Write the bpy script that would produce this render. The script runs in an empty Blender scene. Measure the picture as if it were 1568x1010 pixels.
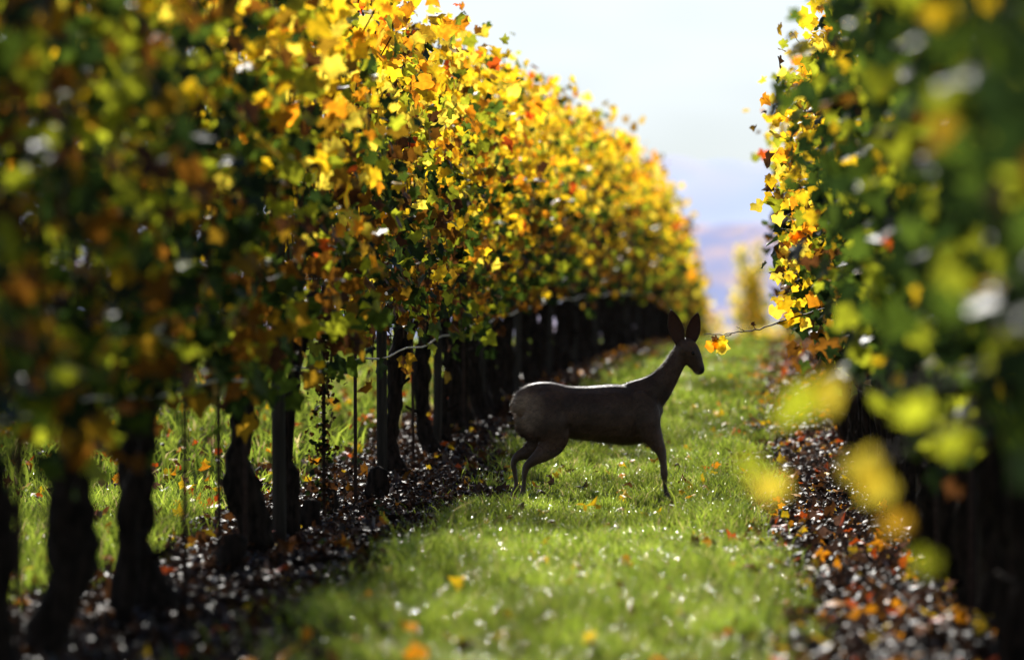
import bpy, math, numpy as np
from mathutils import Vector
rng=np.random.default_rng(7)
S=bpy.context.scene
col=S.collection
FP=200/36*1568
# ---------------------------------------------------------------- helpers
def vnoise(x,y,seed=0):
    x=np.asarray(x,float);y=np.asarray(y,float)
    xi=np.floor(x).astype(np.int64);yi=np.floor(y).astype(np.int64)
    fx=x-xi;fy=y-yi;fx=fx*fx*(3-2*fx);fy=fy*fy*(3-2*fy)
    def h(a,b):
        n=(a*374761393+b*668265263+seed*974634777)&0x7fffffff
        n=((n^(n>>13))*1274126177)&0x7fffffff
        return ((n^(n>>16))&0xffff)/65535.0
    return (h(xi,yi)*(1-fx)+h(xi+1,yi)*fx)*(1-fy)+(h(xi,yi+1)*(1-fx)+h(xi+1,yi+1)*fx)*fy
_d=np.arange(-100,7000,1.0)
_z=np.interp(_d,[-100,35,43,55,67,85,100,115,130,150,200,300,600,1500,7000],[0,0,.12,.31,.43,.52,.52,.27,-.15,-.85,-3,-8,-25,-40,-40])
_k=np.exp(-0.5*(np.arange(-12,13)/4.0)**2);_k/=_k.sum()
_z=np.convolve(np.pad(_z,12,mode='edge'),_k,mode='valid')
def bend(y): 
    y=np.asarray(y,float)
    return np.interp(y,[-50,40,53,67,85,105,150,200,300],[0,0,.1,.33,.6,.82,1.15,1.4,1.4])
def soilmask(x,y):
    xr=x-bend(y)+ (vnoise(x*3,y*1.3,3)-.5)*.4+(vnoise(x*11,y*6,4)-.5)*.22
    a=np.clip((xr+2.8)/.15,0,1)*np.clip((-1.30-xr)/.2,0,1)
    b=np.clip((xr-.05)/.22,0,1)*np.clip((1.5-xr)/.2,0,1)
    return np.maximum(a,b)
def gz(x,y):
    x=np.asarray(x,float);y=np.asarray(y,float)
    z=np.interp(y,_d,_z)
    near=np.clip((140-y)/40,0,1)
    s=soilmask(x,y)
    z=z+near*(s*((vnoise(x*7,y*5,1)-.5)*.06+(vnoise(x*17,y*13,2)-.5)*.04-.02)+(1-s)*((vnoise(x*2,y*1.5,5)-.5)*.04))
    return z
def mk(name,V,Fs,mat=None,C=None,smooth=False,parent=None):
    V=np.asarray(V,dtype=np.float32).reshape(-1,3)
    me=bpy.data.meshes.new(name)
    loops=[];starts=[];tot=[];o=0
    for F in Fs:
        F=np.asarray(F,dtype=np.int32)
        if F.size==0: continue
        k=F.shape[1];n=F.shape[0]
        loops.append(F.ravel());starts.append(o+np.arange(n)*k);tot.append(np.full(n,k));o+=n*k
    L=np.concatenate(loops).astype(np.int32);st=np.concatenate(starts).astype(np.int32);tt=np.concatenate(tot).astype(np.int32)
    me.vertices.add(len(V));me.vertices.foreach_set('co',V.ravel())
    me.loops.add(len(L));me.loops.foreach_set('vertex_index',L)
    me.polygons.add(len(st));me.polygons.foreach_set('loop_start',st);me.polygons.foreach_set('loop_total',tt)
    if smooth: me.polygons.foreach_set('use_smooth',np.ones(len(st),dtype=bool))
    me.update(calc_edges=True)
    if C is not None:
        a=me.color_attributes.new(name='Col',type='FLOAT_COLOR',domain='POINT')
        C=np.asarray(C,dtype=np.float32)
        a.data.foreach_set('color',np.concatenate([C,np.ones((len(C),1),np.float32)],1).ravel())
    ob=bpy.data.objects.new(name,me);col.objects.link(ob)
    if mat: me.materials.append(mat)
    if parent: ob.parent=parent
    return ob
def empty(name):
    e=bpy.data.objects.new(name,None);col.objects.link(e);e.empty_display_size=.3;return e
class Tubes:
    def __init__(s): s.V=[];s.Q=[];s.n=0
    def add(s,P,R,sides=7,rough=0,cap=True,R2=None,side=None):
        P=np.asarray(P,float);R=np.asarray(R,float);n=len(P)
        T=np.gradient(P,axis=0);T/=np.linalg.norm(T,axis=1)[:,None]+1e-9
        ref=np.array([0.,1,0]) if side is None else np.array(side,float)
        if side is None and abs(T[0,1])>.8: ref=np.array([1.,0,0])
        A=ref-T*(T@ref)[:,None];A/=np.linalg.norm(A,axis=1)[:,None]+1e-9
        B=np.cross(T,A)
        th=np.arange(sides)/sides*2*np.pi
        Ra=R if R2 is None else np.asarray(R2,float)
        k=1+rough*(rng.random((n,sides))-.5)
        ring=P[:,None,:]+(A[:,None,:]*(np.cos(th)[None,:]*k*Ra[:,None])[:,:,None]+B[:,None,:]*(np.sin(th)[None,:]*k*R[:,None])[:,:,None])
        b=s.n;s.V.append(ring.reshape(-1,3))
        i=np.arange(n-1)[:,None]*sides;j=np.arange(sides)[None,:];j2=(j+1)%sides
        q=np.stack([i+j,i+j2,i+sides+j2,i+sides+j],-1).reshape(-1,4)+b
        s.Q.append(q);s.n+=n*sides
        if cap:
            for r,pt in ((0,P[0]-T[0]*R[0]*.4),(n-1,P[-1]+T[-1]*R[-1]*.4)):
                s.V.append(pt[None,:]);c=s.n;s.n+=1
                jj=np.arange(sides);f=np.stack([b+r*sides+jj,b+r*sides+(jj+1)%sides,np.full(sides,c),np.full(sides,c)],-1)
                if r==0:f=f[:,::-1]
                s.Q.append(f)
    def data(s):
        V=np.concatenate(s.V);Q=np.concatenate(s.Q)
        d1=(Q[:,2]==Q[:,3]);d2=(Q[:,0]==Q[:,1])
        T=np.concatenate([Q[d1][:,:3],Q[d2][:,1:]]);Qq=Q[~(d1|d2)]
        return V,[Qq,T]
    def obj(s,name,mat,parent=None,smooth=True):
        V,F=s.data();return mk(name,V,F,mat,smooth=smooth,parent=parent)
# ---------------------------------------------------------------- materials
def newmat(name):
    m=bpy.data.materials.new(name);m.use_nodes=True;nt=m.node_tree;nt.nodes.clear()
    return m,nt,nt.nodes,nt.links
def leafmat(name,trans=.5,rough=.4,spec=.5,tgain=1.3,noise=25):
    m,nt,N,L=newmat(name)
    out=N.new('ShaderNodeOutputMaterial');at=N.new('ShaderNodeAttribute');at.attribute_name='Col'
    tc=N.new('ShaderNodeTexCoord');nz=N.new('ShaderNodeTexNoise');nz.inputs['Scale'].default_value=noise;nz.inputs['Detail'].default_value=3
    L.new(tc.outputs['Object'],nz.inputs['Vector'])
    mr=N.new('ShaderNodeMapRange');mr.inputs[1].default_value=.3;mr.inputs[2].default_value=.7;mr.inputs[3].default_value=.6;mr.inputs[4].default_value=1.25
    L.new(nz.outputs['Fac'],mr.inputs[0])
    mx=N.new('ShaderNodeVectorMath');mx.operation='SCALE';L.new(at.outputs['Color'],mx.inputs[0]);L.new(mr.outputs[0],mx.inputs['Scale'])
    p=N.new('ShaderNodeBsdfPrincipled');L.new(mx.outputs[0],p.inputs['Base Color']);p.inputs['Roughness'].default_value=rough;p.inputs['Specular IOR Level'].default_value=spec
    g=N.new('ShaderNodeVectorMath');g.operation='SCALE';g.inputs['Scale'].default_value=tgain;L.new(mx.outputs[0],g.inputs[0])
    t=N.new('ShaderNodeBsdfTranslucent');L.new(g.outputs[0],t.inputs['Color'])
    ms=N.new('ShaderNodeMixShader');ms.inputs[0].default_value=trans;L.new(p.outputs[0],ms.inputs[1]);L.new(t.outputs[0],ms.inputs[2])
    L.new(ms.outputs[0],out.inputs['Surface']);return m
def noisemat(name,c1,c2,scale=20,rough=.8,bump=.3,spec=.3,stretch=(1,1,1)):
    m,nt,N,L=newmat(name)
    out=N.new('ShaderNodeOutputMaterial');p=N.new('ShaderNodeBsdfPrincipled');tc=N.new('ShaderNodeTexCoord')
    mp=N.new('ShaderNodeMapping');mp.inputs['Scale'].default_value=stretch;L.new(tc.outputs['Object'],mp.inputs[0])
    nz=N.new('ShaderNodeTexNoise');nz.inputs['Scale'].default_value=scale;nz.inputs['Detail'].default_value=6;L.new(mp.outputs[0],nz.inputs['Vector'])
    r=N.new('ShaderNodeValToRGB');r.color_ramp.elements[0].position=.35;r.color_ramp.elements[1].position=.65
    r.color_ramp.elements[0].color=(*c1,1);r.color_ramp.elements[1].color=(*c2,1)
    L.new(nz.outputs['Fac'],r.inputs[0]);L.new(r.outputs[0],p.inputs['Base Color'])
    p.inputs['Roughness'].default_value=rough;p.inputs['Specular IOR Level'].default_value=spec
    b=N.new('ShaderNodeBump');b.inputs['Strength'].default_value=bump;b.inputs['Distance'].default_value=.02;L.new(nz.outputs['Fac'],b.inputs['Height']);L.new(b.outputs[0],p.inputs['Normal'])
    L.new(p.outputs[0],out.inputs['Surface']);return m
M_leaf=leafmat('vine_leaf',.66,.38,.32,1.9)
M_litter=leafmat('fallen_leaf',.3,.46,.34,1.7,60)
M_grass=leafmat('grass_blade',.62,.28,.6,2.0,3)
M_bark=noisemat('vine_bark',(.009,.007,.005),(.038,.027,.021),40,.9,.9,.1,(1,1,.25))
M_cane=noisemat('cane',(.04,.02,.01),(.10,.055,.025),40,.6,.2)
M_post=noisemat('weathered_wood',(.03,.026,.022),(.075,.066,.055),30,.85,.5,.2,(1,1,.1))
M_steel=noisemat('galvanised_wire',(.45,.45,.45),(.65,.65,.65),50,.3,.05,.8)
M_rust=noisemat('rusty_rod',(.03,.016,.012),(.07,.04,.03),60,.8,.2)
def groundmat():
    m,nt,N,L=newmat('ground_soil_grass')
    out=N.new('ShaderNodeOutputMaterial');p=N.new('ShaderNodeBsdfPrincipled');at=N.new('ShaderNodeAttribute');at.attribute_name='Col'
    tc=N.new('ShaderNodeTexCoord');n1=N.new('ShaderNodeTexNoise');n1.inputs['Scale'].default_value=14;n1.inputs['Detail'].default_value=8;n1.inputs['Roughness'].default_value=.7
    L.new(tc.outputs['Object'],n1.inputs['Vector'])
    mr=N.new('ShaderNodeMapRange');mr.inputs[1].default_value=.3;mr.inputs[2].default_value=.7;mr.inputs[3].default_value=.3;mr.inputs[4].default_value=1.5
    L.new(n1.outputs['Fac'],mr.inputs[0])
    mx=N.new('ShaderNodeVectorMath');mx.operation='SCALE';L.new(at.outputs['Color'],mx.inputs[0]);L.new(mr.outputs[0],mx.inputs['Scale'])
    L.new(mx.outputs[0],p.inputs['Base Color']);p.inputs['Roughness'].default_value=1;p.inputs['Specular IOR Level'].default_value=0
    b=N.new('ShaderNodeBump');b.inputs['Strength'].default_value=1;b.inputs['Distance'].default_value=.05;L.new(n1.outputs['Fac'],b.inputs['Height']);L.new(b.outputs[0],p.inputs['Normal'])
    L.new(p.outputs[0],out.inputs['Surface']);return m
# ---------------------------------------------------------------- ground
xs=np.concatenate([-np.geomspace(3000,10,30),np.arange(-9,-3,.3),np.arange(-3,2.2,.05),np.arange(2.3,8,.4),np.geomspace(9,3000,28)])
ys=np.concatenate([np.linspace(-60,10,20),np.arange(11,50,.07),np.arange(50,130,.4),np.arange(130,300,5),np.geomspace(300,6500,40)])
X,Y=np.meshgrid(xs,ys);Z=gz(X,Y);nx=len(xs);ny=len(ys)
i=np.arange(ny-1)[:,None]*nx;j=np.arange(nx-1)[None,:]
Q=np.stack([i+j,i+j+1,i+nx+j+1,i+nx+j],-1).reshape(-1,4)
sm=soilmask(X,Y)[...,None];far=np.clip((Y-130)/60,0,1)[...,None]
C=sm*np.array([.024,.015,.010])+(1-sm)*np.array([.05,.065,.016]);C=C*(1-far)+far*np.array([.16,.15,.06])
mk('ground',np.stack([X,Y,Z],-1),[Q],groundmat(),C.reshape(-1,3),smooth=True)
# ---------------------------------------------------------------- leaves
_half=[(.3,-.28),(.72,-.18),(.66,.12),(.95,.48),(.5,.6),(.3,.85)]
TN=np.array([(0,.3),(0,0)]+_half+[(0,1.15)]+[(-a,b) for a,b in _half[::-1]])
TF=np.array([(0,.3),(0,0),(.65,-.2),(.9,.45),(0,1.1),(-.9,.45),(-.65,-.2)])
def leaves(P,Nn,Tp,size,Cc,T,curl=.35):
    n=len(P);Nn=Nn/np.linalg.norm(Nn,axis=1)[:,None]
    Tp=Tp-Nn*(Tp*Nn).sum(1)[:,None];Tp/=np.linalg.norm(Tp,axis=1)[:,None]+1e-9
    U=np.cross(Tp,Nn);k=len(T)
    asp=rng.uniform(.7,1.1,(n,1))
    u=T[None,:,0]*asp*(1+.34*(rng.random((n,k))-.5));v=T[None,:,1]*(1+.34*(rng.random((n,k))-.5))
    c1=(rng.random((n,1))-.3)*curl*2.4;c2=(rng.random((n,1))-.35)*curl*1.8
    w=-c1*u*u-c2*(v-.3)**2+.22*(rng.random((n,k))-.5)+.18*np.abs(u)
    s=size[:,None]
    V=P[:,None,:]+U[:,None,:]*(u*s)[...,None]+Tp[:,None,:]*(v*s)[...,None]+Nn[:,None,:]*(w*s)[...,None]
    r=np.arange(1,k);r2=np.roll(r,-1);f=np.stack([np.zeros(k-1,int),r,r2],-1)
    F=(f[None]+(np.arange(n)*k)[:,None,None]).reshape(-1,3)
    CC=np.repeat(Cc,k,0)*(1+.3*(rng.random((n*k,1))-.5))
    return V.reshape(-1,3),F,CC
PAL=dict(y=(.84,.53,.015),y2=(.92,.70,.06),o=(.82,.31,.012),r=(.65,.10,.01),g=(.07,.11,.012),g2=(.36,.38,.02),b=(.09,.035,.010),dg=(.018,.034,.007),do=(.20,.08,.008),dy=(.34,.19,.012))
def pick(keys,probs,n):
    A=np.array([PAL[k] for k in keys]);p=np.array(probs,float);p/=p.sum()
    c=A[rng.choice(len(keys),n,p=p)];return c*(.7+.55*rng.random((n,1)))
def row(name,x0,ystart,yend,side,green,trunks,stakes,posts):
    root=empty(name)
    groups={'near':[[],[],[],[],[]],'far':[[],[],[],[],[]]}
    canes=Tubes()
    y=ystart
    while y<yend:
        f=1 if y<55 else (1.3 if y<95 else 1.8)
        y+=rng.uniform(.055,.12)*f*(1 if y<95 else 1.4)*(.72 if y<26 else 1)
        x=x0+float(bend(y))+rng.normal(0,.09);zg=float(gz(x0+bend(y),y))
        low=(1.08 if side>0 else 1.0)+rng.normal(0,.06)
        if side>0 and y<23.5: low=.86
        low-=.34*max(0,float(vnoise(y*1.1,x0,77))-.58)/.4
        top=2.97+.26*(float(vnoise(y*.8,x0*7,9))-.5)+rng.normal(0,.08)+(.15 if rng.random()<.06 else 0)
        if side<0: top-=.05
        m=int((top-low)/.066/f)+1
        t=np.linspace(0,1,m)
        lean=rng.normal(0,.09);ly=rng.normal(0,.3)
        droop=rng.random()<.25
        ph=rng.random()*6
        px=x+lean*t+.04*np.sin(ph+t*7)+ (np.sign(rng.random()-.5)*.18*t**3 if droop else 0)
        py=y+ly*t+.05*np.sin(ph*2+t*6)
        pz=zg+low+(top-low)*(t if not droop else t-.12*t**4)
        P=np.stack([px,py,pz],1)
        if y<60 and rng.random()<.7: canes.add(P[::3],np.full(len(P[::3]),.005),3,cap=False)
        w=.11+.08*np.sin(np.pi*np.clip(t,0,1)**.8)+.19*vnoise(np.full(m,y*.9),pz*1.6,11)
        out=np.sign(rng.random(m)-.5)
        off=np.stack([out*w*rng.random(m)**.6*1.4,rng.normal(0,.08,m),rng.normal(0,.06,m)],1)
        P=P+off
        nn=np.stack([out*.5,np.full(m,-.6),np.full(m,.2)],1)+rng.normal(0,.55,(m,3))
        tp=np.stack([out*.3,np.zeros(m),np.full(m,-1.)],1)+rng.normal(0,.45,(m,3))
        sz=(.036+.052*rng.random(m)**1.3)*(1 if f==1 else f*.85)
        h=(P[:,2]-zg)/3.0
        nz=vnoise(P[:,1]*.6,P[:,2]*1.2,21)*.65+vnoise(P[:,1]*2.2,P[:,2]*3,22)*.35
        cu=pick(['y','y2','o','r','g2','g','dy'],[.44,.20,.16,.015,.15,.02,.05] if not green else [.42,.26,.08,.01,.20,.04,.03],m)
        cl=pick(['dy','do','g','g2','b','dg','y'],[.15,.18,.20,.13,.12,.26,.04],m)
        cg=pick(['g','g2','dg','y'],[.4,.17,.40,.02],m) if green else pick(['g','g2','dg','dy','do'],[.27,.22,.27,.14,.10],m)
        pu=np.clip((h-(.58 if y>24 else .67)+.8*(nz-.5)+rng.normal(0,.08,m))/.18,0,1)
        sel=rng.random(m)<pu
        cc=np.where(sel[:,None],cu,cl*.75)  # lower leaves: own autumn mix, darkened further to paint in canopy shade
        if green:
            pg=np.clip((31-y)/6,0,.92);gs=rng.random(m)<pg;cc=np.where(gs[:,None],cg*.9,cc)
        else:
            pn=.5*np.clip((25-y)/5,0,1)  # more dark leaf colours at the near end, painting in its deep shade
            gs=rng.random(m)<(np.where(nz>.60,.26,.06)+pn)*(1.15-.5*h);cc=np.where(gs[:,None],cg*.9,cc)
        keep=rng.random(m)<np.clip(.55+h*.8,.6,.92)
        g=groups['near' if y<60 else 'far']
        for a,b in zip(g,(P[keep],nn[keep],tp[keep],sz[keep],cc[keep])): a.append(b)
    Vs=[];Fs=[];Cs=[];o=0
    for k,T in (('near',TN),('far',TF)):
        if not groups[k][0]: continue
        V,F,Cc=leaves(*[np.concatenate(a) for a in groups[k]],T)
        Vs.append(V);Fs.append(F+o);Cs.append(Cc);o+=len(V)
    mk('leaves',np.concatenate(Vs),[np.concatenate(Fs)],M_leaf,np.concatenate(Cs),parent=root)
    tr=Tubes()
    for (y,r) in trunks:
        x=x0+float(bend(y));z=float(gz(x,y));n=22;t=np.linspace(0,1,n);H=rng.uniform(1.0,1.15)
        ax,ay=rng.uniform(.025,.055,2);ph=rng.random(4)*6;le=rng.normal(0,.035,2)
        P=np.stack([x+le[0]*t+ax*np.sin(ph[0]+t*5)+.016*np.sin(ph[2]+t*15),y+le[1]*t+ay*np.sin(ph[1]+t*4)+.016*np.sin(ph[3]+t*13),z-.06+(H+.06)*t],1)
        kn=1+.28*np.sin(ph[2]+t*11)*rng.random(n)+.3*(rng.random(n)-.5)
        R=r*(1.0-.3*t+.5*np.exp(-((t-1)/.12)**2)+.25*np.exp(-(t/.08)**2))*kn
        tr.add(P,R,11,.5)
        for s in (-1,1):
            m=7;u=np.linspace(0,1,m);Q=P[-1]+np.stack([rng.normal(0,.03,m),s*u*rng.uniform(.4,.65),.12*np.sin(u*2)+rng.normal(0,.015,m)],1);Q[0]=P[-1]
            tr.add(Q,r*(.55-.3*u),6,.3)
        if rng.random()<.6:
            h0=int(rng.integers(6,13));a=rng.uniform(-1,1,2);m=6;u=np.linspace(0,1,m)
            Q=P[h0]+np.stack([a[0]*.2*u+rng.normal(0,.012,m),a[1]*.25*u,(z+H-P[h0,2])*u],1);tr.add(Q,r*(.5-.2*u),6,.3)
        for q in range(rng.integers(1,4)):
            h0=int(rng.integers(5,20));a=rng.random()*6.28;u=np.linspace(0,1,4)
            Q=P[h0]+np.stack([np.cos(a)*.14*u,np.sin(a)*.14*u,.07*u],1);tr.add(Q,r*(.3-.12*u),6,.3)
    tr.obj('trunks',M_bark,root)
    st=Tubes()
    for y in stakes:
        x=x0+float(bend(y))+rng.normal(0,.03);z=float(gz(x,y));l=rng.normal(0,.012)
        st.add([(x,y,z-.1),(x+l*.5,y,z+.7),(x+l,y,z+1.5)],[.011]*3,6)
    st.obj('training_stakes',M_rust,root)
    po=Tubes()
    for y in posts:
        x=x0+float(bend(y))+.02;z=float(gz(x,y));l=rng.normal(0,.02)
        po.add([(x,y,z-.1),(x+l*.3,y,z+1),(x+l*.7,y,z+2),(x+l,y,z+2.75)],[.034,.033,.032,.032],10,.06)
    po.obj('support_posts',M_post,root)
    wi=Tubes();yy=np.arange(ystart,yend,.9)
    for h,dx in ((.84,.14),(1.3,.03),(1.8,-.04),(1.8,.04),(2.4,-.04),(2.4,.04)):
        P=np.stack([x0+bend(yy)+dx,yy,np.interp(yy,_d,_z)+h-.03*np.sin(yy*.7)**2],1)
        wi.add(P,np.full(len(P),.006 if h<1 else .0028),5,cap=False)
    wi.obj('trellis_wires',M_steel,root)
    if canes.n: canes.obj('canes',M_cane,root)
    return root
tl=[(12,.07),(14.5,.07),(16.4,.07),(18.5,.085),(20.5,.045),(21.2,.07),(26.1,.072),(28.2,.045),(37.3,.06),(41.3,.062),(43.3,.058)]+[(y,rng.uniform(.052,.072)) for y in np.arange(45,172,1.3)]
rowL=row('grapevine_row',-2.16,10,172,1,False,tl,[17.5,22.2,24.3,25.5,30.2,32.6,39,46,51,57],[27.3,35.5]+list(np.arange(42,172,6.5)))
tr_=[(y,rng.uniform(.05,.07)) for y in np.arange(10,150,1.3)]
rowR=row('grapevine_row',.92,8.5,150,-1,True,tr_,list(np.arange(11,60,2.6)),list(np.arange(14,150,6.5)))
st=Tubes()
for (x,y,h,r) in ((-2.05,33.2,.2,.07),(-2.2,31.2,.16,.06),(-2.1,24.0,.18,.06),(-2.15,29.2,.15,.05)):
    z=float(gz(x,y));t=np.linspace(0,1,7);st.add(np.stack([x+.03*t,y+0*t,z-.05+(h+.05)*t],1),r*(1.3-.5*t)*(1+.3*(rng.random(7)-.5)),9,.5)
st.obj('vine_stumps',M_bark,rowL)
n=420
P=np.stack([-2.14+rng.normal(0,.035,n),30.2+rng.normal(0,.035,n),rng.random(n)*1.1],1)
V,F,Cc=leaves(P,rng.normal(0,1,(n,3)),rng.normal(0,1,(n,3))+[0,0,-1],rng.uniform(.012,.028,n),pick(['b','dg'],[.7,.3],n)*.5,TF)
mk('dried_climber',V,[F],M_leaf,Cc,parent=rowL)
# protruding shoots on the right row
sh=Tubes();LP=[];LS=[];LC=[];LN=[]
def W(px,py,d): return ((px-1110)*d/FP,d,1.13-(py-470)*d/FP)
def twig(pts,r=.004):
    P=np.array([W(*p) for p in pts]);k=len(P)
    t=np.linspace(0,k-1,k*4);Pi=np.stack([np.interp(t,np.arange(k),P[:,a]) for a in range(3)],1)
    Pi[1:-1]+=rng.normal(0,.003,(len(Pi)-2,3));sh.add(Pi,np.linspace(r,r*.4,len(Pi)),5)
def lf(px,py,d,s,c,nrm=None,g=1):
    LP.append(W(px,py,d));LS.append(s);LC.append(np.array(PAL[c])*rng.uniform(.9,1.1)*g);LN.append(nrm if nrm is not None else rng.normal(0,.45,3)+[0,-1,.1])
twig([(1310,460,32),(1240,480,32),(1195,492,32),(1160,505,32),(1130,508,32),(1105,512,32),(1078,512,32)],.006)
twig([(1120,510,32),(1108,516,32),(1098,524,32)])
twig([(1160,505,32),(1150,495,32)],.003);twig([(1140,508,32),(1128,500,32)],.003)
for q in ((1100,520,.06,'y'),(1090,525,.05,'o'),(1104,530,.05,'y2'),(1094,516,.035,'b'),(1155,495,.02,'b'),(1187,470,.07,'y2'),(1200,460,.07,'y'),(1215,480,.07,'y'),(1232,490,.07,'y2'),(1205,490,.06,'y'),(1246,455,.07,'o'),(1190,455,.05,'y2')): lf(q[0],q[1],32,q[2],q[3])
for q in ((1168,150,'o'),(1190,185,'y'),(1186,205,'y2'),(1196,175,'y'),(1215,170,'y'),(1182,300,'y'),(1190,330,'y2'),(1178,275,'y'),(1190,420,'y2')): lf(q[0],q[1],34,.055,q[2])
for _ in range(200):
    yy=rng.random();py=60+yy*430;edge=1242-42*math.sin(yy*math.pi*.9)-10*math.sin(yy*17)
    lf(edge+rng.exponential(34),py+rng.normal(0,8),rng.uniform(32,35),rng.uniform(.035,.065),['y','y2','y','g2','o'][rng.integers(0,5)],rng.normal(0,.6,3)+[0,-.7,.1])
for a in ((1310,140,1235,120),(1320,230,1205,215),(1320,300,1190,290),(1320,380,1195,350),(1310,430,1195,420),(1320,90,1255,40)):
    twig([(a[0],a[1],33.5),((a[0]+a[2])/2,(a[1]+a[3])/2-8,33.5),(a[2],a[3],33.5)],.004)
twig([(1240,180,34),(1205,182,34),(1172,150,34)],.003);twig([(1262,120,34),(1235,80,34),(1210,50,34)],.004)
ND=10.5
for q in ((1225,595,.054,'g2',1.2),(1262,585,.05,'y2',.65),(1215,625,.042,'g2',1),(1150,700,.034,'g2',1),(1175,735,.042,'y2',.7),(1318,700,.06,'y2',.65),(1350,735,.055,'y2',.6),(1400,620,.055,'g2',1.2),(1452,665,.045,'g2',1),(1420,850,.04,'g2',.7),(1370,790,.035,'dy',1)): lf(q[0],q[1],ND,q[2],q[3],rng.normal(0,.3,3)+[0,-1,-.1],q[4])
twig([(1520,560,ND),(1400,590,ND),(1260,590,ND),(1200,610,ND)],.003);twig([(1500,640,ND),(1340,700,ND),(1170,700,ND)],.003)
LP=np.array(LP);n=len(LP)
V,F,Cc=leaves(LP,np.array(LN),rng.normal(0,.4,(n,3))+[0,0,-1],np.array(LS),np.array(LC),TN)
mk('outer_leaves',V,[F],M_leaf,Cc,parent=rowR);sh.obj('outer_shoots',M_cane,rowR)
# ---------------------------------------------------------------- fallen leaves
def scatter(n,xr,yr,fn=None):
    x=rng.uniform(*xr,n);y=yr[0]+(yr[1]-yr[0])*rng.random(n)**1.3;x=x+bend(y)
    if fn is not None:
        k=rng.random(n)<fn(x,y);x=x[k];y=y[k]
    return x,y
Vs=[];Fs=[];Cs=[];o=0
def litter(n,xr,yr,keys,pr,fn=None,s=(.022,.062),lift=.012,T=TN):
    global o
    x,y=scatter(n,xr,yr,fn);m=len(x)
    P=np.stack([x,y,gz(x,y)+lift+rng.random(m)*.03],1)
    V,F,Cc=leaves(P,rng.normal(0,.6,(m,3))+[0,0,1],rng.normal(0,1,(m,3))*[1,1,.1],rng.uniform(*s,m)*(1+np.clip((y-50)/80,0,1)),pick(keys,pr,m),T,1.2)
    Vs.append(V);Fs.append(F+o);Cs.append(Cc);o+=len(V)
PAL['br']=(.055,.027,.016);PAL['pk']=(.16,.08,.05);PAL['sk']=(.022,.013,.009)
clump=lambda x,y:np.clip(vnoise(x*2.5,y*1.2,61)*1.9-.4,.12,1)
litter(9500,(-.15,1.45),(13,60),['b','br','o','r','y','pk'],[.30,.30,.14,.12,.08,.1],lambda x,y:(soilmask(x,y)*.85+.08)*clump(x,y))
litter(3200,(.0,1.2),(60,110),['b','br','o','r','pk'],[.3,.35,.2,.1,.1])
litter(3200,(-2.8,-1.15),(13,60),['b','br','do','r','y','dg'],[.30,.45,.12,.04,.07,.03],lambda x,y:(soilmask(x,y)*.8+.04)*clump(x,y))
litter(1600,(-2.8,-1.3),(60,110),['b','br','o','y'],[.4,.4,.15,.05])
# crumbled dark leaf debris and clods covering the bare soil
for xr in ((0,1.45),(-2.9,-1.2)):
    litter(22000,xr,(13,48),['sk','br','b'],[.6,.3,.1],lambda x,y:soilmask(x,y),(.010,.032),.002,TF)
litter(420,(-1.5,.1),(15,90),['b','o','y','br'],[.3,.2,.3,.2],None,(.025,.05),.04)
litter(2800,(-9,-2.6),(14,70),['b','o','r','y','pk'],[.3,.25,.18,.2,.1],None,(.03,.065),.04)
mk('fallen_leaves',np.concatenate(Vs),[np.concatenate(Fs)],M_litter,np.concatenate(Cs))
# ---------------------------------------------------------------- grass
GV=[];GF4=[];GF3=[];GC=[];go=0;dew=[]
def grass(n,xr,yr,h,w,fn=None,dewf=0):
    global go
    x=rng.uniform(*xr,n);y=rng.uniform(*yr,n);x=x+bend(y)
    k=np.ones(n,bool) if fn is None else rng.random(n)<fn(x,y)
    tf=vnoise(x*8,y*5,31)*.65+vnoise(x*19,y*13,32)*.35;tf=np.clip((tf-.5)*1.8+.5,0,1)
    k&=rng.random(n)<(.2+1.0*tf)
    x=x[k];y=y[k];tf=tf[k];m=len(x);z=gz(x,y)-.005
    big=vnoise(x*1.7,y*.8,33)
    H=h*(.35+.9*rng.random(m))*(.35+1.3*tf)*(.45+1.1*big);a=rng.normal(0,.9,m);b=rng.random(m)*2*np.pi
    tr=np.clip(1-np.abs(y-32.4)/1.8,0,1);H*=1-.45*tr
    tall=rng.random(m)<.012;H[tall]*=1.7
    ww=w*(.5+.8*rng.random(m));dx=np.cos(a)*ww/2;dy=np.sin(a)*ww/2
    le=H*rng.uniform(.1,1.1,m);lx=np.cos(b)*le;lyy=np.sin(b)*le
    V=np.zeros((m,5,3))
    V[:,0]=np.stack([x-dx,y-dy,z],1);V[:,1]=np.stack([x+dx,y+dy,z],1)
    V[:,2]=np.stack([x+dx*.8+lx*.35,y+dy*.8+lyy*.35,z+H*.6],1);V[:,3]=np.stack([x-dx*.8+lx*.35,y-dy*.8+lyy*.35,z+H*.6],1)
    V[:,4]=np.stack([x+lx,y+lyy,z+H*.92],1)
    i=np.arange(m)*5+go
    GF4.append(np.stack([i,i+1,i+2,i+3],1));GF3.append(np.stack([i+3,i+2,i+4],1))
    q=rng.random((m,1))**1.1;c=np.array([.08,.13,.012])*(1-q)+np.array([.34,.41,.045])*q
    dry=(rng.random(m)<.07);c[dry]=(.40,.32,.13)
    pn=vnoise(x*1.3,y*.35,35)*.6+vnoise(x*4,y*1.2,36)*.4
    c=c*np.clip(.0+1.8*(pn),.25,1.35)[:,None]  # noise patches darken the blade colour in place of shadows
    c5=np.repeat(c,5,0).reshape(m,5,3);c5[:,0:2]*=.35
    GV.append(V.reshape(-1,3));GC.append(c5.reshape(-1,3));go+=m*5
    if dewf:
        kk=rng.random(m)<dewf;dew.append(V[kk,4]*.6+V[kk,2]*.4)
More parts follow.
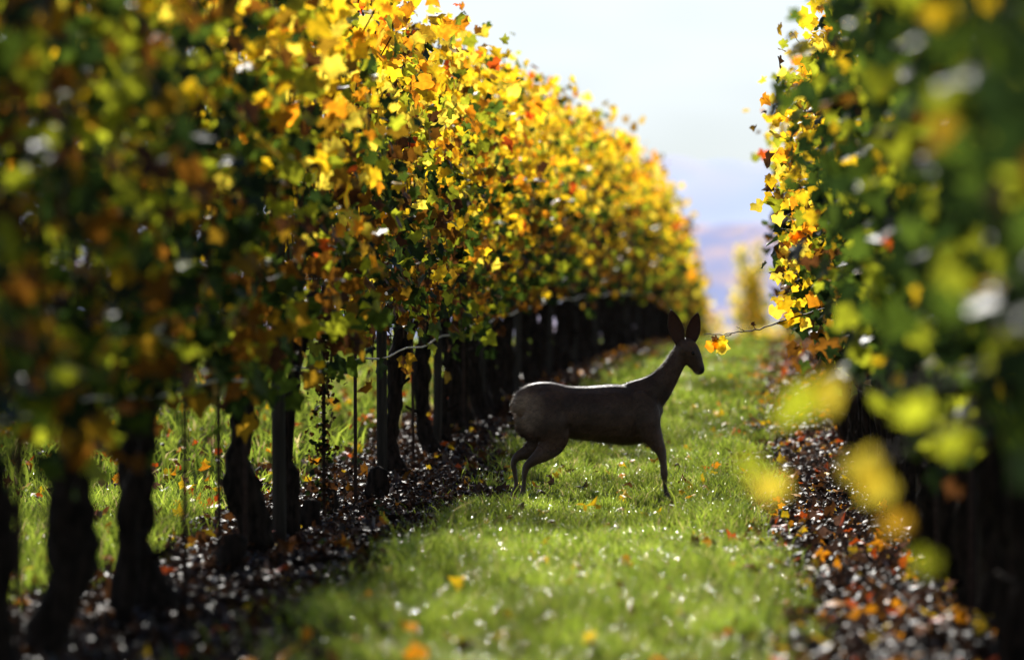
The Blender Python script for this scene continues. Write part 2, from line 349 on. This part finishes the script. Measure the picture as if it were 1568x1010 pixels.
lane=lambda x,y:1-soilmask(x,y)*.98
grass(125000,(-1.75,.35),(15,30),.085,.005,lane,.34)
grass(100000,(-1.75,.35),(30,46),.070,.006,lane,.28)
grass(62000,(-1.75,.35),(46,72),.070,.011,lane,.13)
grass(38000,(-1.75,.35),(72,112),.07,.022,lane,.05)
grass(85000,(-7,-2.55),(14,34),.11,.008,lane,.16)
grass(60000,(-12,-2.55),(34,75),.11,.018,lane,.05)
grass(30000,(-20,-2.55),(75,120),.10,.035,lane,.0)
grass(9000,(1.1,4),(10,60),.10,.012,lane,.0)
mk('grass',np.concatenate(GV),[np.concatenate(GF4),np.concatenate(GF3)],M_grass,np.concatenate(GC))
D=np.concatenate(dew);nd=len(D);r=(.0010+.0024*rng.random(nd)**2.5)*(1+np.clip((D[:,1]-35)/40,0,1))
Nn=rng.normal(0,.42,(nd,3))+[0,-.3,1];Nn/=np.linalg.norm(Nn,axis=1)[:,None]
A=np.cross(Nn,[1,0,0]);A/=np.linalg.norm(A,axis=1)[:,None];B=np.cross(Nn,A)
th=np.arange(6)/6*2*np.pi
DV=(D[:,None,:]+A[:,None,:]*(np.cos(th)[None,:,None]*r[:,None,None])+B[:,None,:]*(np.sin(th)[None,:,None]*r[:,None,None]))
DV=np.concatenate([DV,(D+Nn*r[:,None]*.2)[:,None,:]],1).reshape(-1,3)
f=np.array([(6,a,(a+1)%6) for a in range(6)])
m_dew,nt,N,L=newmat('dew');out=N.new('ShaderNodeOutputMaterial');p=N.new('ShaderNodeBsdfPrincipled');p.inputs['Base Color'].default_value=(.95,.97,.92,1);p.inputs['Metallic'].default_value=.9;p.inputs['Roughness'].default_value=.25;L.new(p.outputs[0],out.inputs[0])
mk('dew_drops',DV,[(f[None]+(np.arange(nd)*7)[:,None,None]).reshape(-1,3)],m_dew,smooth=False)
# ---------------------------------------------------------------- roe deer
deer=empty('roe_deer')
DD=33.0
def dp(px,py,yo=0): return (( px-1110)*DD/FP, yo, 1.13-(py-470)*DD/FP)
k=DD/FP
T=Tubes()
def dtube(st,yo=0,sides=16,sub=4):
    st=np.array(st,float)
    tt=np.linspace(0,len(st)-1,(len(st)-1)*sub+1)
    pad=np.vstack([2*st[0]-st[1],st,2*st[-1]-st[-2]]);o=[]
    for q in tt:
        i=min(int(q),len(st)-2);f=q-i;a,b,c,d=pad[i],pad[i+1],pad[i+2],pad[i+3]
        o.append(.5*((2*b)+(c-a)*f+(2*a-5*b+4*c-d)*f*f+(3*b-a-3*c+d)*f**3))
    o=np.array(o);P=np.array([dp(q[0],q[1],yo) for q in o])
    T.add(P,np.maximum(o[:,2],1)*k,sides,0,True,R2=np.maximum(o[:,3],1)*k,side=(0,1,0))
dtube([(796,636,8,8),(800,630,23,17),(813,624,35,25),(836,625,40,29),(864,631,40,29),(898,634,42,33),(935,635,45.5,36),(964,637,46,33),(988,634,42,27),(1003,630,29,20),(1011,630,15,12)])
dtube([(962,622,33,20),(984,612,32,18),(1003,599,26,15),(1018,583,20,12.5),(1031,564,16,11),(1041,547,14.5,11),(1047,537,13,12)])
dtube([(1040,526,10,9),(1046,531,16,15),(1054,539,18,16),(1062,550,15,13),(1068,560,11,10),(1072,568,9,8.5),(1074,573,6.5,6)])
for yo in (-.085,.085):
    dtube([(974,604,11,6),(982,624,23,11),(988,648,23,12),(994,668,14,8)],yo)
    dtube([(824,606,13,8),(832,628,30,14),(842,652,30,15),(850,672,16,10)],yo)
dtube([(983,640,24,12),(992,658,20,12),(1002,677,13,9),(1010,692,8,6.5),(1014,710,5.4,5.5),(1015.5,726,5.8,5.8),(1016.5,738,3.6,3.5),(1017.5,752,3.4,3.4),(1019,758,4.4,4.4),(1021,768,5,5)],-.075)
dtube([(988,640,22,12),(998,658,18,12),(1009,678,11,8),(1016,694,7.4,6.5),(1019,712,5.2,5.4),(1020,728,5.6,5.6),(1021,740,3.6,3.5),(1022,753,3.4,3.4),(1024,759,4.4,4.4),(1026,767,5,5)],.075)
dtube([(824,628,32,12),(834,650,33,14),(842,666,30,12),(840,682,22,9),(829,695,14,8),(815,705,8.6,6.5),(804,715,6.2,5.6),(801,728,4.3,4.4),(800,742,3.6,3.8),(798,755,4.2,4.4),(796,760,5,4.8),(798,768,5.8,5)],-.08)
dtube([(818,628,28,12),(820,650,29,13),(826,668,26,11),(822,684,18,9),(808,694,11.5,7),(795,700,7.5,5.8),(788,710,5,4.8),(790,727,3.8,4),(792,744,3.6,3.8),(789,754,4.2,4.4),(786,760,5,4.8),(785,767,5.8,5)],.08)
dtube([(797,612,8,5),(790,620,7,5),(788,632,4,4)])
V,F=T.data()
body=mk('body',V,F,smooth=True)
md=body.modifiers.new('r','REMESH');md.mode='VOXEL';md.voxel_size=.0065;md.use_smooth_shade=True
ms=body.modifiers.new('s','SMOOTH');ms.iterations=9;ms.factor=.5
dg=bpy.context.evaluated_depsgraph_get();me=bpy.data.meshes.new_from_object(body.evaluated_get(dg))
body.modifiers.clear();old=body.data;body.data=me;bpy.data.meshes.remove(old);body.name='body'
nv=len(me.vertices);co=np.zeros(nv*3);me.vertices.foreach_get('co',co);co=co.reshape(-1,3)
def dcol(P):
    px=P[:,0]/k+1110;py=470-(P[:,2]-1.13)/k
    c=np.tile(np.array([.080,.047,.032]),(len(P),1))
    def mixc(c,mask,cc): return c*(1-mask[:,None])+mask[:,None]*np.array(cc)
    c=mixc(c,np.clip((py-645)/30,0,1)*np.clip((py<690),0,1)*.7,(.10,.05,.028))
    rump=np.clip((832-px)/26,0,1)*np.clip((668-py)/30,0,1)*np.clip((py-596)/14,0,1)
    c=mixc(c,rump*.8,(.38,.28,.20))
    legs=np.clip((py-690)/20,0,1);c=mixc(c,legs,(.08,.043,.025))
    hoof=np.clip((py-759)/3,0,1);c=mixc(c,hoof,(.015,.012,.01))
    nose=np.clip((px-1071)/3,0,1)*np.clip((py-562)/3,0,1)*(py<584);c=mixc(c,nose,(.01,.01,.01))
    chin=(px>1050)*(px<1070)*np.clip((py-569)/3,0,1)*(py<587);c=mixc(c,chin*.6,(.25,.2,.17))
    return c*(.75+.5*vnoise(P[:,0]*60,P[:,2]*60,3))[:,None]*(.65+.7*vnoise(P[:,0]*14,P[:,2]*14,8))[:,None]
a=me.color_attributes.new(name='Col',type='FLOAT_COLOR',domain='POINT')
cc=dcol(co);a.data.foreach_set('color',np.concatenate([cc,np.ones((nv,1))],1).astype(np.float32).ravel())
def furmat():
    m,nt,N,L=newmat('deer_fur');out=N.new('ShaderNodeOutputMaterial');p=N.new('ShaderNodeBsdfPrincipled');at=N.new('ShaderNodeAttribute');at.attribute_name='Col'
    L.new(at.outputs['Color'],p.inputs['Base Color']);p.inputs['Roughness'].default_value=.5;p.inputs['Specular IOR Level'].default_value=.5
    L.new(p.outputs[0],out.inputs['Surface']);return m
M_fur=furmat();me.materials.clear();me.materials.append(M_fur)
npf=len(me.polygons)
cen=np.zeros(npf*3);me.polygons.foreach_get('center',cen);cen=cen.reshape(-1,3);nr=np.zeros(npf*3);me.polygons.foreach_get('normal',nr);nr=nr.reshape(-1,3)
idx=np.tile(np.arange(npf),2);rng.shuffle(idx);idx=idx[:70000]
P=cen[idx]+rng.normal(0,.003,(len(idx),3));Nn=nr[idx]
py=470-(P[:,2]-1.13)/k;px=P[:,0]/k+1110
lie=np.tile(np.array([-1.,0,-.35]),(len(P),1));lie[px>1010]=(-.5,0,-.8);lie[py>685]=(0,0,-1)
L_=np.where((py>690)|((px>1035)&(py<580)),.007,.020)*(.6+.7*rng.random(len(P)))
dirn=Nn*.55+lie*.8+rng.normal(0,.22,(len(P),3));dirn/=np.linalg.norm(dirn,axis=1)[:,None]
sd=np.cross(dirn,Nn);sd/=np.linalg.norm(sd,axis=1)[:,None]+1e-9
base=P-Nn*.002
FV=np.stack([base-sd*.0009,base+sd*.0009,base+dirn*L_[:,None]],1).reshape(-1,3);n=len(P)
mk('fur',FV,[np.arange(n*3).reshape(-1,3)],M_fur,np.repeat(dcol(P)*(.6+1.2*rng.random((n,1))),3,0),parent=deer)
body.parent=deer
def ear(b,t,w,yo,open_y,name):
    b=np.array(dp(*b,yo));t=np.array(dp(*t,yo-.01));ax=t-b;ln=np.linalg.norm(ax);ax/=ln
    oy=np.array(open_y,float);oy-=ax*(oy@ax);oy/=np.linalg.norm(oy);sx=np.cross(ax,oy)
    nu,nv_=16,11;V=[]
    for i in range(nu):
        s=i/(nu-1);ww=w*k*(.4+.6*math.sin(min(1,s/.5)*math.pi/2))*(1-max(0,(s-.45)/.55)**2.6)+.0006
        for j in range(nv_):
            a=(j/(nv_-1)-.5)*2*1.15*(1.25-.5*s)
            V.append(b+ax*ln*s+sx*math.sin(a)*ww-oy*(math.cos(a)-.6)*ww*.7)
    F=[(i*nv_+j,i*nv_+j+1,(i+1)*nv_+j+1,(i+1)*nv_+j) for i in range(nu-1) for j in range(nv_-1)]
    m,nt,N,L=newmat('ear_skin');out=N.new('ShaderNodeOutputMaterial');p=N.new('ShaderNodeBsdfPrincipled');nz=N.new('ShaderNodeTexNoise');nz.inputs['Scale'].default_value=80
    r=N.new('ShaderNodeValToRGB');r.color_ramp.elements[0].color=(.035,.022,.017,1);r.color_ramp.elements[1].color=(.09,.052,.036,1);L.new(nz.outputs[0],r.inputs[0]);L.new(r.outputs[0],p.inputs['Base Color']);p.inputs['Roughness'].default_value=.7
    tr=N.new('ShaderNodeBsdfTranslucent');tr.inputs[0].default_value=(.3,.11,.05,1);mx=N.new('ShaderNodeMixShader');mx.inputs[0].default_value=.15;L.new(p.outputs[0],mx.inputs[1]);L.new(tr.outputs[0],mx.inputs[2]);L.new(mx.outputs[0],out.inputs[0])
    o=mk(name,V,[np.array(F)],m,smooth=True,parent=deer);sm_=o.modifiers.new('t','SOLIDIFY');sm_.thickness=.004
    return o
ear((1043,531),(1027,476),12,-.024,(-.25,-1,0),'ear_1')
ear((1056,531),(1070,480),12,.012,(.35,-1,.0),'ear_2')
e=Tubes();c=np.array(dp(1061,542,-.055));t=np.linspace(-1,1,9);e.add(np.stack([c[0]+0*t,c[1]+t*.010,c[2]+0*t],1),.0105*np.sqrt(np.clip(1-t*t,.02,1)),12,side=(1,0,0))
m_eye,nt,N,L=newmat('eye');out=N.new('ShaderNodeOutputMaterial');p=N.new('ShaderNodeBsdfPrincipled');p.inputs['Base Color'].default_value=(.008,.006,.005,1);p.inputs['Roughness'].default_value=.05;L.new(p.outputs[0],out.inputs[0])
e.obj('eye',m_eye,deer)
px0=dp(910,0)[0]
for ch in deer.children: ch.location.x=-px0
deer.location=(px0,DD,0.006);deer.rotation_euler=(0,0,math.radians(7))
# ---------------------------------------------------------------- distant hills, trees
def hillmat(name,c1,c2,haze_glow,hs,scale):
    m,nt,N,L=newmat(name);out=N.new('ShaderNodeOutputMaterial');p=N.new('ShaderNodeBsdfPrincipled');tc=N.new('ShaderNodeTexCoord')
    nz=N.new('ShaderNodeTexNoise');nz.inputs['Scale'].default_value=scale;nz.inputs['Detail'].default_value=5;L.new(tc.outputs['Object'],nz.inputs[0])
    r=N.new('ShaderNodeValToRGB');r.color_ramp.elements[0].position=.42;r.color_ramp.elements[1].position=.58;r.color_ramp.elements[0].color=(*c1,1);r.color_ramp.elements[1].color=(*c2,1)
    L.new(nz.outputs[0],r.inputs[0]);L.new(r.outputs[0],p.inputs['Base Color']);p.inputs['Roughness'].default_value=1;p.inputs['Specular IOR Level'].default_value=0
    p.inputs['Emission Color'].default_value=(*haze_glow,1);p.inputs['Emission Strength'].default_value=hs  # aerial haze painted as a constant surface glow, over bluish base colours
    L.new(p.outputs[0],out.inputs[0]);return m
def hill(name,y0,y1,xw,top,basez,mat,seed,namp):
    xs=np.linspace(-xw,xw,360);ys=np.linspace(y0,y1,40);X,Y=np.meshgrid(xs,ys);t=(Y-y0)/(y1-y0)
    prof=np.sin(np.clip(t,0,1)*np.pi)**.9
    und=.85+.15*vnoise(X/(xw*.12),Y*0,seed)+.10*(vnoise(X/(xw*.03),Y*0,seed+1)-.5)
    Z=basez+(top-basez)*prof*und+prof*namp*(vnoise(X/(namp*2),Y/(namp*2),seed+2)+.5*vnoise(X/namp,Y/namp,seed+5))
    nx=len(xs);i=np.arange(len(ys)-1)[:,None]*nx;j=np.arange(nx-1)[None,:]
    mk(name,np.stack([X,Y,Z],-1),[np.stack([i+j,i+j+1,i+nx+j+1,i+nx+j],-1).reshape(-1,4)],mat,smooth=False)
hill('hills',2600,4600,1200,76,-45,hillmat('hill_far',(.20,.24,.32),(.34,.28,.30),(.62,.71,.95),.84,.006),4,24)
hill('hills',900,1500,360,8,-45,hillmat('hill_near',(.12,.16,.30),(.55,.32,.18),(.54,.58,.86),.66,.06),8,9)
def tree(name,x,y,H,rw,n,keys,pr):
    root=empty(name);z=float(gz(x,y));tb=Tubes();t=np.linspace(0,1,8)
    tb.add(np.stack([x+.1*np.sin(t*3),y+0*t,z+H*.85*t],1),.10*(1.1-t*.9),8,.2)
    for q in range(16):
        h=rng.uniform(.2,.8);a=rng.random()*6.28;l=rw*rng.uniform(.6,1)*(1.1-h*.6);u=np.linspace(0,1,5)
        tb.add(np.stack([x+np.cos(a)*l*u,y+np.sin(a)*l*u,z+H*h+l*.8*u],1),.035*(1.1-u),5)
    tb.obj('trunk',M_bark,root)
    cl=rng.normal(0,1,(40,3));cl/=np.linalg.norm(cl,axis=1)[:,None];cl*=rng.random((40,1))**.4
    cc=cl[rng.integers(0,40,n)]+rng.normal(0,.16,(n,3))
    P=np.stack([x+cc[:,0]*rw,y+cc[:,1]*rw,z+H*.58+cc[:,2]*H*.42],1)
    V,F,Cc=leaves(P,rng.normal(0,1,(n,3)),rng.normal(0,1,(n,3)),rng.uniform(.06,.12,n),pick(keys,pr,n),TF)
    mk('crown',V,[F],M_leaf,Cc,parent=root)
PAL['py']=(.80,.66,.16)  # yellow paled to paint haze into the distant foliage
tree('young_tree',.80,200,6.3,.75,2600,['py','y2','g2','g'],[.4,.3,.3,.1])
tree('bush',-.4,185,3.1,1.0,2500,['y','py','g2','g'],[.3,.3,.3,.1])
tree('bush',1.7,192,3.0,1.2,2500,['y','py','g2','g'],[.3,.3,.3,.1])
# ---------------------------------------------------------------- sky and sun
az=math.radians(10);el=math.radians(36)
w=bpy.data.worlds.new('World');S.world=w;w.use_nodes=True;nt=w.node_tree
bg=nt.nodes['Background'];sk=nt.nodes.new('ShaderNodeTexSky');sk.sky_type='NISHITA';sk.sun_disc=False;sk.sun_elevation=el;sk.sun_rotation=-az
sk.dust_density=.6;sk.air_density=1.0;sk.ozone_density=3.0
tint=nt.nodes.new('ShaderNodeVectorMath');tint.operation='MULTIPLY';tint.inputs[1].default_value=(.80,.96,1.18)
nt.links.new(sk.outputs[0],tint.inputs[0])
tc=nt.nodes.new('ShaderNodeTexCoord');mp=nt.nodes.new('ShaderNodeMapping');mp.inputs['Scale'].default_value=(1,1,3)
nt.links.new(tc.outputs['Generated'],mp.inputs[0])
nz=nt.nodes.new('ShaderNodeTexNoise');nz.inputs['Scale'].default_value=9;nz.inputs['Detail'].default_value=3;nt.links.new(mp.outputs[0],nz.inputs[0])
mr=nt.nodes.new('ShaderNodeMapRange');mr.inputs[1].default_value=.36;mr.inputs[2].default_value=.62;mr.inputs[3].default_value=0.6;mr.inputs[4].default_value=.97;nt.links.new(nz.outputs[0],mr.inputs[0])
sx=nt.nodes.new('ShaderNodeSeparateXYZ');nt.links.new(tc.outputs['Generated'],sx.inputs[0])
m2=nt.nodes.new('ShaderNodeMapRange');m2.inputs[1].default_value=.10;m2.inputs[2].default_value=.28;m2.inputs[3].default_value=1;m2.inputs[4].default_value=0.04;nt.links.new(sx.outputs[2],m2.inputs[0])
mm=nt.nodes.new('ShaderNodeMath');mm.operation='MULTIPLY';nt.links.new(mr.outputs[0],mm.inputs[0]);nt.links.new(m2.outputs[0],mm.inputs[1])
mix=nt.nodes.new('ShaderNodeMix');mix.data_type='RGBA';mix.inputs[7].default_value=(20.2,21.8,22.6,1)
nt.links.new(mm.outputs[0],mix.inputs[0]);nt.links.new(tint.outputs[0],mix.inputs[6])
nt.links.new(mix.outputs[2],bg.inputs[0]);bg.inputs[1].default_value=.05
sd=bpy.data.lights.new('sun','SUN');sd.energy=5;sd.angle=math.radians(.53);sd.color=(1,.96,.88)
so=bpy.data.objects.new('sun',sd);col.objects.link(so)
v=Vector((-math.sin(az)*math.cos(el),math.cos(az)*math.cos(el),math.sin(el)))
so.rotation_euler=v.to_track_quat('Z','Y').to_euler()
# ---------------------------------------------------------------- camera
cd=bpy.data.cameras.new('camera');cd.lens=200;cd.sensor_width=36;cd.clip_end=20000;cd.clip_start=.5
co_=bpy.data.objects.new('camera',cd);col.objects.link(co_);co_.location=(0,0,1.13)
co_.rotation_euler=(math.radians(90)-math.atan(35/FP),0,math.atan(326/FP))
cd.dof.use_dof=True;cd.dof.focus_distance=33;cd.dof.aperture_fstop=2.6
S.camera=co_
S.view_settings.view_transform='Standard';S.view_settings.look='None';S.view_settings.exposure=0
